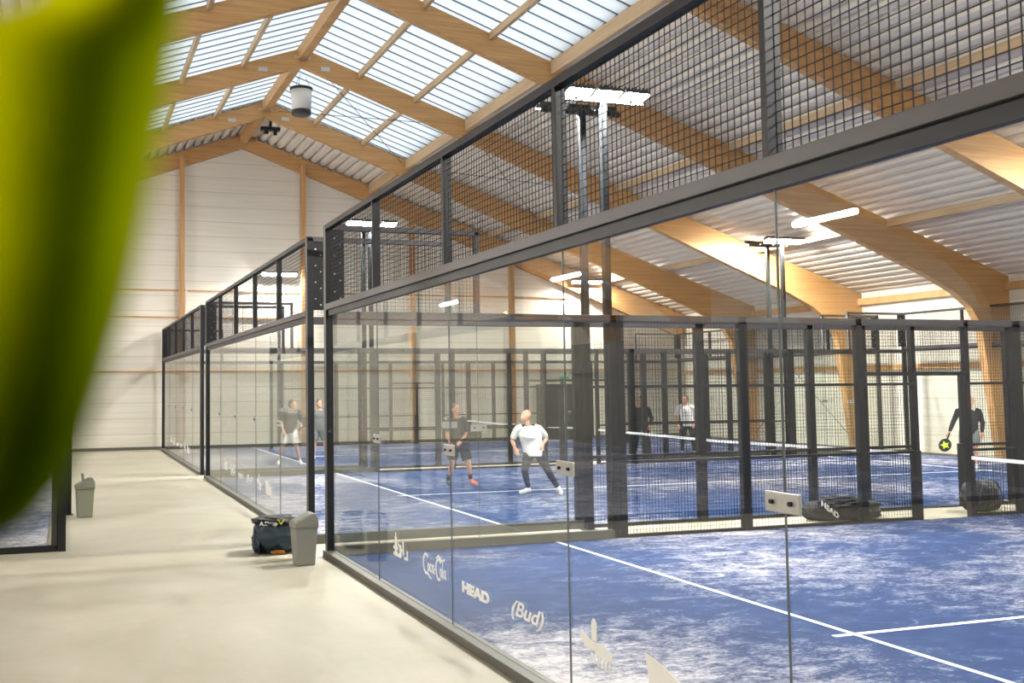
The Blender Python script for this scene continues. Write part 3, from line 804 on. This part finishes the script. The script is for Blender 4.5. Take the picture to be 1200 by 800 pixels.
def ell(mb, c, r, n=14, m=9, rot=None):
    i0 = len(mb.v); c = Vector(c)
    for k in range(m+1):
        ph = PI*(k+.02)/(m+.04)
        for j in range(n):
            t = 2*PI*j/n
            q = Vector((r[0]*math.sin(ph)*math.cos(t), r[1]*math.sin(ph)*math.sin(t), r[2]*math.cos(ph)))
            if rot is not None: q = rot @ q
            mb.v.append(tuple(c+q))
    for k in range(m):
        for j in range(n): mb.f.append((i0+k*n+j, i0+k*n+(j+1) % n, i0+(k+1)*n+(j+1) % n, i0+(k+1)*n+j))
    mb.f += [tuple(i0+j for j in reversed(range(n))), tuple(i0+m*n+j for j in range(n))]
def fuse(mb, name, mat, parent, vox=.009, smooth=6):
    """weld overlapping shapes into one continuous skin"""
    o = mb.build(name, mat, parent)
    r = o.modifiers.new('weld', 'REMESH'); r.mode = 'VOXEL'; r.voxel_size = vox
    s = o.modifiers.new('relax', 'SMOOTH'); s.factor = .5; s.iterations = smooth
    dg = bpy.context.evaluated_depsgraph_get(); dg.update()
    me = bpy.data.meshes.new_from_object(o.evaluated_get(dg))
    o.modifiers.clear(); old = o.data; o.data = me; bpy.data.meshes.remove(old)
    for p in me.polygons: p.use_smooth = True
    return o
def person(x, y, J, label, top, bottom, skin, hair=None, long_sleeve=False, long_pants=False, shoes=('shoe', 'shoe'), face=0, tilt=0, h=1.75, group=None, socks=None, turn=0):
    """J: joints in metres, (to the right, away, up), in a frame that faces the camera side; face = yaw of head in degrees (0 looks at -y)"""
    base = Vector((x, y, 0)); d = base-CAM; rz = math.atan2(d.y, d.x)-PI/2+turn
    t = thing('person', label, 'person', (x, y, .012), rz, group)
    V = {k: Vector(v) for k, v in J.items()}
    hd = V['head']; nk = V['neck']; hip = (V['hipL']+V['hipR'])/2; ch = nk.lerp(hip, .28); wa = nk.lerp(hip, .68)
    sw = (V['shR']-V['shL']).length/2
    mb = MB()
    R_ = Euler((math.radians(tilt), 0, math.radians(face)), 'XYZ').to_matrix()
    ell(mb, hd, (.076, .096, .115), rot=R_); ell(mb, hd+R_@Vector((0, -.035, -.065)), (.052, .06, .058), rot=R_)     # skull and jaw
    limb(mb, [(hd+R_@Vector((0, -.088, .03)), .008), (hd+R_@Vector((0, -.118, -.02)), .014), (hd+R_@Vector((0, -.09, -.03)), .012)], 8)  # nose
    for e in (-1, 1): ell(mb, hd+R_@Vector((e*.078, .005, -.005)), (.012, .022, .033), 8, 6, rot=R_)                     # ears
    ell(mb, hd+R_@Vector((0, -.093, -.062)), (.024, .01, .008), 8, 5, rot=R_)                                              # lips
    ell(mb, hd+R_@Vector((0, -.08, .032)), (.055, .018, .012), 8, 5, rot=R_)                                               # brow
    limb(mb, [(hd+Vector((0, .01, -.06)), .052), (nk, .056), (nk.lerp(ch, .35), .07)])
    limb(mb, [(nk.lerp(ch, .15), (.07, .06)), (V['shL'].lerp(V['shR'], .5).lerp(ch, .2), (sw*.8, .09)), (ch, (sw*.84, .115)), (wa, (sw*.70, .10)), (hip, (sw*.78, .115)), (hip-Vector((0, 0, .07)), (.12, .09))], 16)
    for S_ in 'LR':
        sh, el, ha = V['sh'+S_], V['el'+S_], V['ha'+S_]
        limb(mb, [(sh.lerp(nk, .3), .055), (sh, .056), (sh.lerp(el, .4), .047), (el, .038), (el.lerp(ha, .3), .040), (el.lerp(ha, .85), .026), (ha, .028)])
        dr = (ha-el).normalized(); side = dr.cross(Vector((0, 1, 0)))
        side = Vector((1, 0, 0)) if side.length < .2 else side.normalized()
        pal = ha+dr*.05; up = dr.cross(side).normalized()
        limb(mb, [(ha, (.026, .018)), (ha+dr*.04, (.036, .017)), (ha+dr*.085, (.038, .015))], 10)
        for q, ln in enumerate((.058, .068, .072, .064)):                                                                  # four fingers, curled
            o_ = ha+dr*.078+side*(-.03+.02*q); a_ = o_+dr*ln*.55-up*.008; b_ = a_+dr*ln*.3-up*.026; c_ = b_-up*.02-dr*.01
            limb(mb, [(o_, .009), (a_, .0085), (b_, .008), (c_, .007)], 6)
        o_ = ha+dr*.02+side*.028; limb(mb, [(o_, .011), (o_+side*.022+dr*.03-up*.012, .010), (o_+side*.018+dr*.06-up*.03, .008)], 6)  # thumb
        hp, kn, an, to = V['hip'+S_], V['kn'+S_], V['an'+S_], V['to'+S_]
        limb(mb, [(hp+Vector((0, 0, .05)), .085), (hp.lerp(kn, .15), .088), (hp.lerp(kn, .6), .068), (kn, .055), (kn.lerp(an, .28), .056), (kn.lerp(an, .75), .038), (an, .036), (an-Vector((0, 0, .04)), .035)])
        limb(mb, [(an-Vector((0, 0, .03)), .034), (an.lerp(to, .6)-Vector((0, 0, .02)), (.038, .028)), (to, (.036, .02))], 10)
    fuse(mb, 'body', skin, t, .0085, 4)
    # eyes
    em = MB()
    for e in (-1, 1): ell(em, hd+R_@Vector((e*.031, -.087, .012)), (.012, .008, .007), 8, 6, rot=R_)
    em.build('eyes', 'darkmetal', t)
    # shirt
    mb = MB()
    limb(mb, [(nk+(ch-nk)*.02, (.066, .064)), (V['shL'].lerp(V['shR'], .5).lerp(ch, .15), (sw*.86, .105)), (ch, (sw*.96, .135)), (wa, (sw*.93, .135)), (hip, (sw*.90, .14)), (hip-Vector((0, 0, .05)), (sw*.90, .14))], 18)
    for S_ in 'LR':
        sh, el, ha = V['sh'+S_], V['el'+S_], V['ha'+S_]
        if long_sleeve: limb(mb, [(sh.lerp(nk, .35), .068), (sh, .072), (sh.lerp(el, .5), .06), (el, .054), (el.lerp(ha, .5), .048), (el.lerp(ha, .95), .036)])
        else: limb(mb, [(sh.lerp(nk, .5), .078), (sh.lerp(nk, .1), .077), (sh.lerp(el, .35), .068), (sh.lerp(el, .8), .064)])
    fuse(mb, 'jacket' if long_sleeve else 'shirt', top, t, .01, 3)
    # shorts or leggings
    mb = MB()
    limb(mb, [(hip+Vector((0, 0, .06)), (sw*.82, .125)), (hip-Vector((0, 0, .08)), (.17, .125))], 16)
    for S_ in 'LR':
        hp, kn, an = V['hip'+S_], V['kn'+S_], V['an'+S_]
        if long_pants: limb(mb, [(hp+Vector((0, 0, .04)), .098), (hp.lerp(kn, .3), .10), (kn, .066), (kn.lerp(an, .3), .064), (kn.lerp(an, .95), .046)])
        else: limb(mb, [(hp+Vector((0, 0, .04)), .10), (hp.lerp(kn, .35), .112), (hp.lerp(kn, .82), .108)])
    fuse(mb, 'leggings' if long_pants else 'shorts', bottom, t, .01, 3)
    for S_, sm in zip('LR', shoes):
        an, to, kn = V['an'+S_], V['to'+S_], V['kn'+S_]
        dr = (to-an); dr.z = 0
        dr = dr.normalized() if dr.length > 1e-3 else Vector((0, -1, 0))
        mb = MB(); heel = an+(an-kn).normalized()*.05-dr*.03
        limb(mb, [(heel, (.032, .034)), (heel.lerp(to, .3)+Vector((0, 0, .012)), (.042, .042)), (heel.lerp(to, .7), (.045, .032)), (to, (.043, .026)), (to+dr*.025, (.028, .018))], 12)
        limb(mb, [(an+(kn-an)*.06, .045), (heel.lerp(to, .25), .045)])
        fuse(mb, 'shoe', sm, t, .009, 3)
        if socks:
            mb = MB(); limb(mb, [(an+(kn-an)*.05, .044), (an+(kn-an)*.35, .05)]); mb.build('sock', socks, t, True)
    if hair:
        mb = MB(); ell(mb, hd+R_@Vector((0, .02, .03)), (.085, .095, .105), rot=R_); ell(mb, hd+R_@Vector((0, .05, -.01)), (.078, .07, .09), rot=R_)
        fuse(mb, 'hair', hair, t, .009, 2)
    return t, rz
def racket(parent_xyz, rz, hand, direction, label, face=(1, 0, 0), star=False):
    t = thing('padel_racket', label, 'racket', tuple(parent_xyz), rz)
    h = Vector(hand); d = Vector(direction).normalized(); f = Vector(face); s_ = (f-d*f.dot(d)).normalized(); n = d.cross(s_).normalized()
    mb = MB(); limb(mb, [(h-d*.07, .016), (h+d*.09, .017)], 10); mb.build('handle', 'darkmetal', t, True)
    c = h+d*.24; mb = MB(); k = len(mb.v); m = 28
    for side in (-.018, .018):
        for j in range(m):
            a = 2*PI*j/m; mb.v.append(tuple(c+d*math.cos(a)*.155+s_*math.sin(a)*.13+n*side))
    mb.f += [tuple(range(m)), tuple(reversed(range(m, 2*m)))]+[(j, m+j, m+(j+1) % m, (j+1) % m) for j in range(m)]
    mb.build('head', 'blackfab', t, bevel=.005)
    if not star: return t
    mb = MB(); m = 10
    for side in (-.0195, .0195):
        for j in range(m):
            a = 2*PI*j/m; r = .10 if j % 2 == 0 else .05; mb.v.append(tuple(c+d*math.cos(a)*r+s_*math.sin(a)*r+n*side))
    mb.f += [tuple(range(m)), tuple(reversed(range(m, 2*m)))]+[(j, m+j, m+(j+1) % m, (j+1) % m) for j in range(m)]
    mb.build('print', 'lime', t)
    return t

# bald player running, weight on his bent left leg, looking up to the left
J = dict(head=(-.29, -.02, 1.455), neck=(-.26, 0, 1.27), shL=(-.47, .02, 1.20), shR=(-.04, .02, 1.20), elL=(-.56, .05, .99), haL=(-.50, -.12, .85), elR=(.08, .14, 1.03), haR=(.01, -.02, .93),
         hipL=(-.25, 0, .76), hipR=(-.06, 0, .76), knL=(-.34, -.10, .45), anL=(-.27, .05, .11), toL=(-.42, -.04, .04), knR=(.10, .0, .42), anR=(.27, .06, .12), toR=(.33, -.06, .035))
bald, rzb = person(5.45, 14.98, J, 'bald man in a white t-shirt and dark leggings lunging on the second court', 'tee', 'dark', 'skin', long_pants=True, face=-55, tilt=-22)
mb = MB()
for q in range(5): mb.box(-.36+q*.05, -.325+q*.05, -.148, -.128, 1.045-.004*q, 1.057-.004*q)
mb.box(-.30, -.16, -.150, -.128, 1.005, 1.012); mb.build('chest_print', 'print', bald)
# dark haired player
J = dict(head=(-.08, 0, 1.55), neck=(-.06, 0, 1.37), shL=(-.22, .04, 1.32), shR=(.10, -.04, 1.32), elL=(-.27, .06, 1.05), haL=(-.20, -.12, .86), elR=(.13, -.02, 1.04), haR=(.02, -.2, .92),
         hipL=(-.12, .02, .84), hipR=(.05, -.02, .84), knL=(-.17, -.03, .46), anL=(-.26, .08, .10), toL=(-.20, -.06, .035), knR=(.16, -.06, .46), anR=(.20, .05, .13), toR=(.32, -.03, .04))
p2, rz2 = person(4.65, 17.05, J, 'man in dark shirt and dark shorts with one orange shoe, left of the bald player', 'dark', 'dark', 'skin2', hair='hair', face=35, tilt=-8, shoes=('grey', 'orange'), socks='dark')
racket(p2.location, rz2, (.06, -.26, .95), (.9, -.1, .35), 'padel racket held by the man with the orange shoe', (0, 0, 1))
# player in dark jacket walking towards the camera
J = dict(head=(.06, -.02, 1.57), neck=(.03, 0, 1.38), shL=(-.19, .0, 1.33), shR=(.22, .0, 1.33), elL=(-.30, .04, 1.06), haL=(-.38, -.03, .84), elR=(.29, .03, 1.06), haR=(.27, -.04, .83),
         hipL=(-.09, 0, .85), hipR=(.11, 0, .85), knL=(-.10, .0, .47), anL=(-.10, .06, .09), toL=(-.11, -.08, .03), knR=(.13, -.05, .47), anR=(.13, .0, .09), toR=(.15, -.14, .03))
p3, rz3 = person(17.06, 16.25, J, 'man in a dark long-sleeved jacket and grey shorts beyond the doorway', 'dark', 'shortsgrey', 'skin', hair=None, long_sleeve=True, face=-5)
racket(p3.location, rz3, (-.40, -.06, .76), (-.35, -.1, -1), 'black racket with a lime star held by the man in the dark jacket', (1, 0, 0), True)
def stand(lean=0, arm=.0, step=.12):
    return dict(head=(lean*1.1, -.02, 1.58), neck=(lean, 0, 1.40), shL=(-.19+lean, 0, 1.35), shR=(.19+lean, 0, 1.35), elL=(-.27+lean, .04, 1.07), haL=(-.22-arm+lean, -.10, .86), elR=(.27+lean, .04, 1.07), haR=(.22+lean, -.12, .90),
         hipL=(-.09, 0, .87), hipR=(.10, 0, .87), knL=(-.11-step*.4, -.02, .48), anL=(-.11-step, .06, .09), toL=(-.14-step, -.08, .03), knR=(.12+step*.4, -.03, .48), anR=(.12+step, .04, .09), toR=(.15+step, -.10, .03))
p4, rz4 = person(12.15, 22.2, stand(0, .1, .1), 'person all in dark clothes standing left in the furthest court', 'dark', 'dark', 'skin2', hair='hair', long_sleeve=True, long_pants=True, face=-60, shoes=('dark', 'dark'))
racket(p4.location, rz4, (-.30, -.14, .80), (-.4, 0, -1), 'dark racket held low by the person all in dark clothes', (1, 0, 0))
person(14.0, 22.75, stand(-.04, 0, .05), 'player in a pale shirt and dark leggings half hidden by a fence post', 'tee', 'dark', 'skin', hair='hair', long_pants=True, face=-30)
p6, rz6 = person(2.62, 24.0, stand(.08, .02, .16), 'player in dark top and white shorts seen through the second court front', 'dark', 'whites', 'skin', hair='hair', face=60)
racket(p6.location, rz6, (.30, -.2, .95), (.6, 0, .6), 'racket held by the player in white shorts', (0, 0, 1))
person(3.75, 25.2, stand(0, .02, .06), 'player in a grey top glimpsed between the two dark corner posts', 'grey', 'grey', 'skin', hair='hair', face=20)

# ------------------------------------------------------------------ foreground leaf (hangs close to the lens, out of focus)
def leaf():
    t = thing('potted_plant_leaf', 'large blurred yellow-green leaf hanging at the left edge, close to the lens', 'leaf', tuple(along(80, 300, .11)))
    rows = []
    # outline in photo pixels at each height: (y, left edge, right edge)
    prof = [(-120, 110, 190), (-60, 90, 205), (0, 50, 206), (20, 0, 204), (40, -140, 203), (60, -190, 200), (130, -195, 190), (200, -195, 176), (270, -190, 163), (340, -180, 148), (400, -170, 130), (460, -160, 112), (520, -150, 92), (570, -140, 66), (610, -135, 30), (640, -130, -20), (655, -125, -110)]
    nu = 24; mb = MB(); uv = []
    for y, xa, xb in prof:
        for k in range(nu+1):
            u = k/nu; x = xa+(xb-xa)*u
            fold = -.030*math.sin(PI*min(1, max(0, (u-.35)/.65)))+.02*abs(u-.55)      # V fold along the rib, curling edges
            d = (.235+fold+.0003*(y-300)/10)*.47
            mb.v.append(tuple(along(x, y, d)-Vector(t.location)))
            uv.append((u, (y+120)/800))
    w = nu+1
    for r in range(len(prof)-1):
        for k in range(nu): mb.f.append((r*w+k, r*w+k+1, (r+1)*w+k+1, (r+1)*w+k))
    me = bpy.data.meshes.new('blade'); me.from_pydata(mb.v, [], mb.f); me.update()
    ul = me.uv_layers.new(name='UVMap')
    for lp in me.loops: ul.data[lp.index].uv = uv[lp.vertex_index]
    for p in me.polygons: p.use_smooth = True
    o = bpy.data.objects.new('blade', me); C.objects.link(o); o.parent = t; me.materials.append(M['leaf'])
    s = o.modifiers.new('thickness', 'SOLIDIFY'); s.thickness = .0006
    a = along(10, 20, .228)-Vector(t.location)
    MB().bar(along(150, -118, .11)-Vector(t.location), along(100, -400, .12)-Vector(t.location), .004, 8).build('stem', 'leafstem', t)
leaf()

# ------------------------------------------------------------------ world and render look
w = bpy.data.worlds.new('sky'); bpy.context.scene.world = w; w.use_nodes = True
bg = w.node_tree.nodes['Background']; bg.inputs[0].default_value = lin((232, 235, 240)); bg.inputs[1].default_value = 1.8
sc = bpy.context.scene
sc.view_settings.view_transform = 'Standard'; sc.view_settings.look = 'None'; sc.view_settings.gamma = 1
sc.view_settings.use_curve_mapping = False; sc.view_settings.exposure = 0.06
sc.cycles.max_bounces = 8; sc.cycles.diffuse_bounces = 4; sc.cycles.glossy_bounces = 4
sc.cycles.transparent_max_bounces = 40; sc.cycles.transmission_bounces = 4
sc.cycles.sample_clamp_indirect = 6; sc.cycles.caustics_reflective = False; sc.cycles.caustics_refractive = False
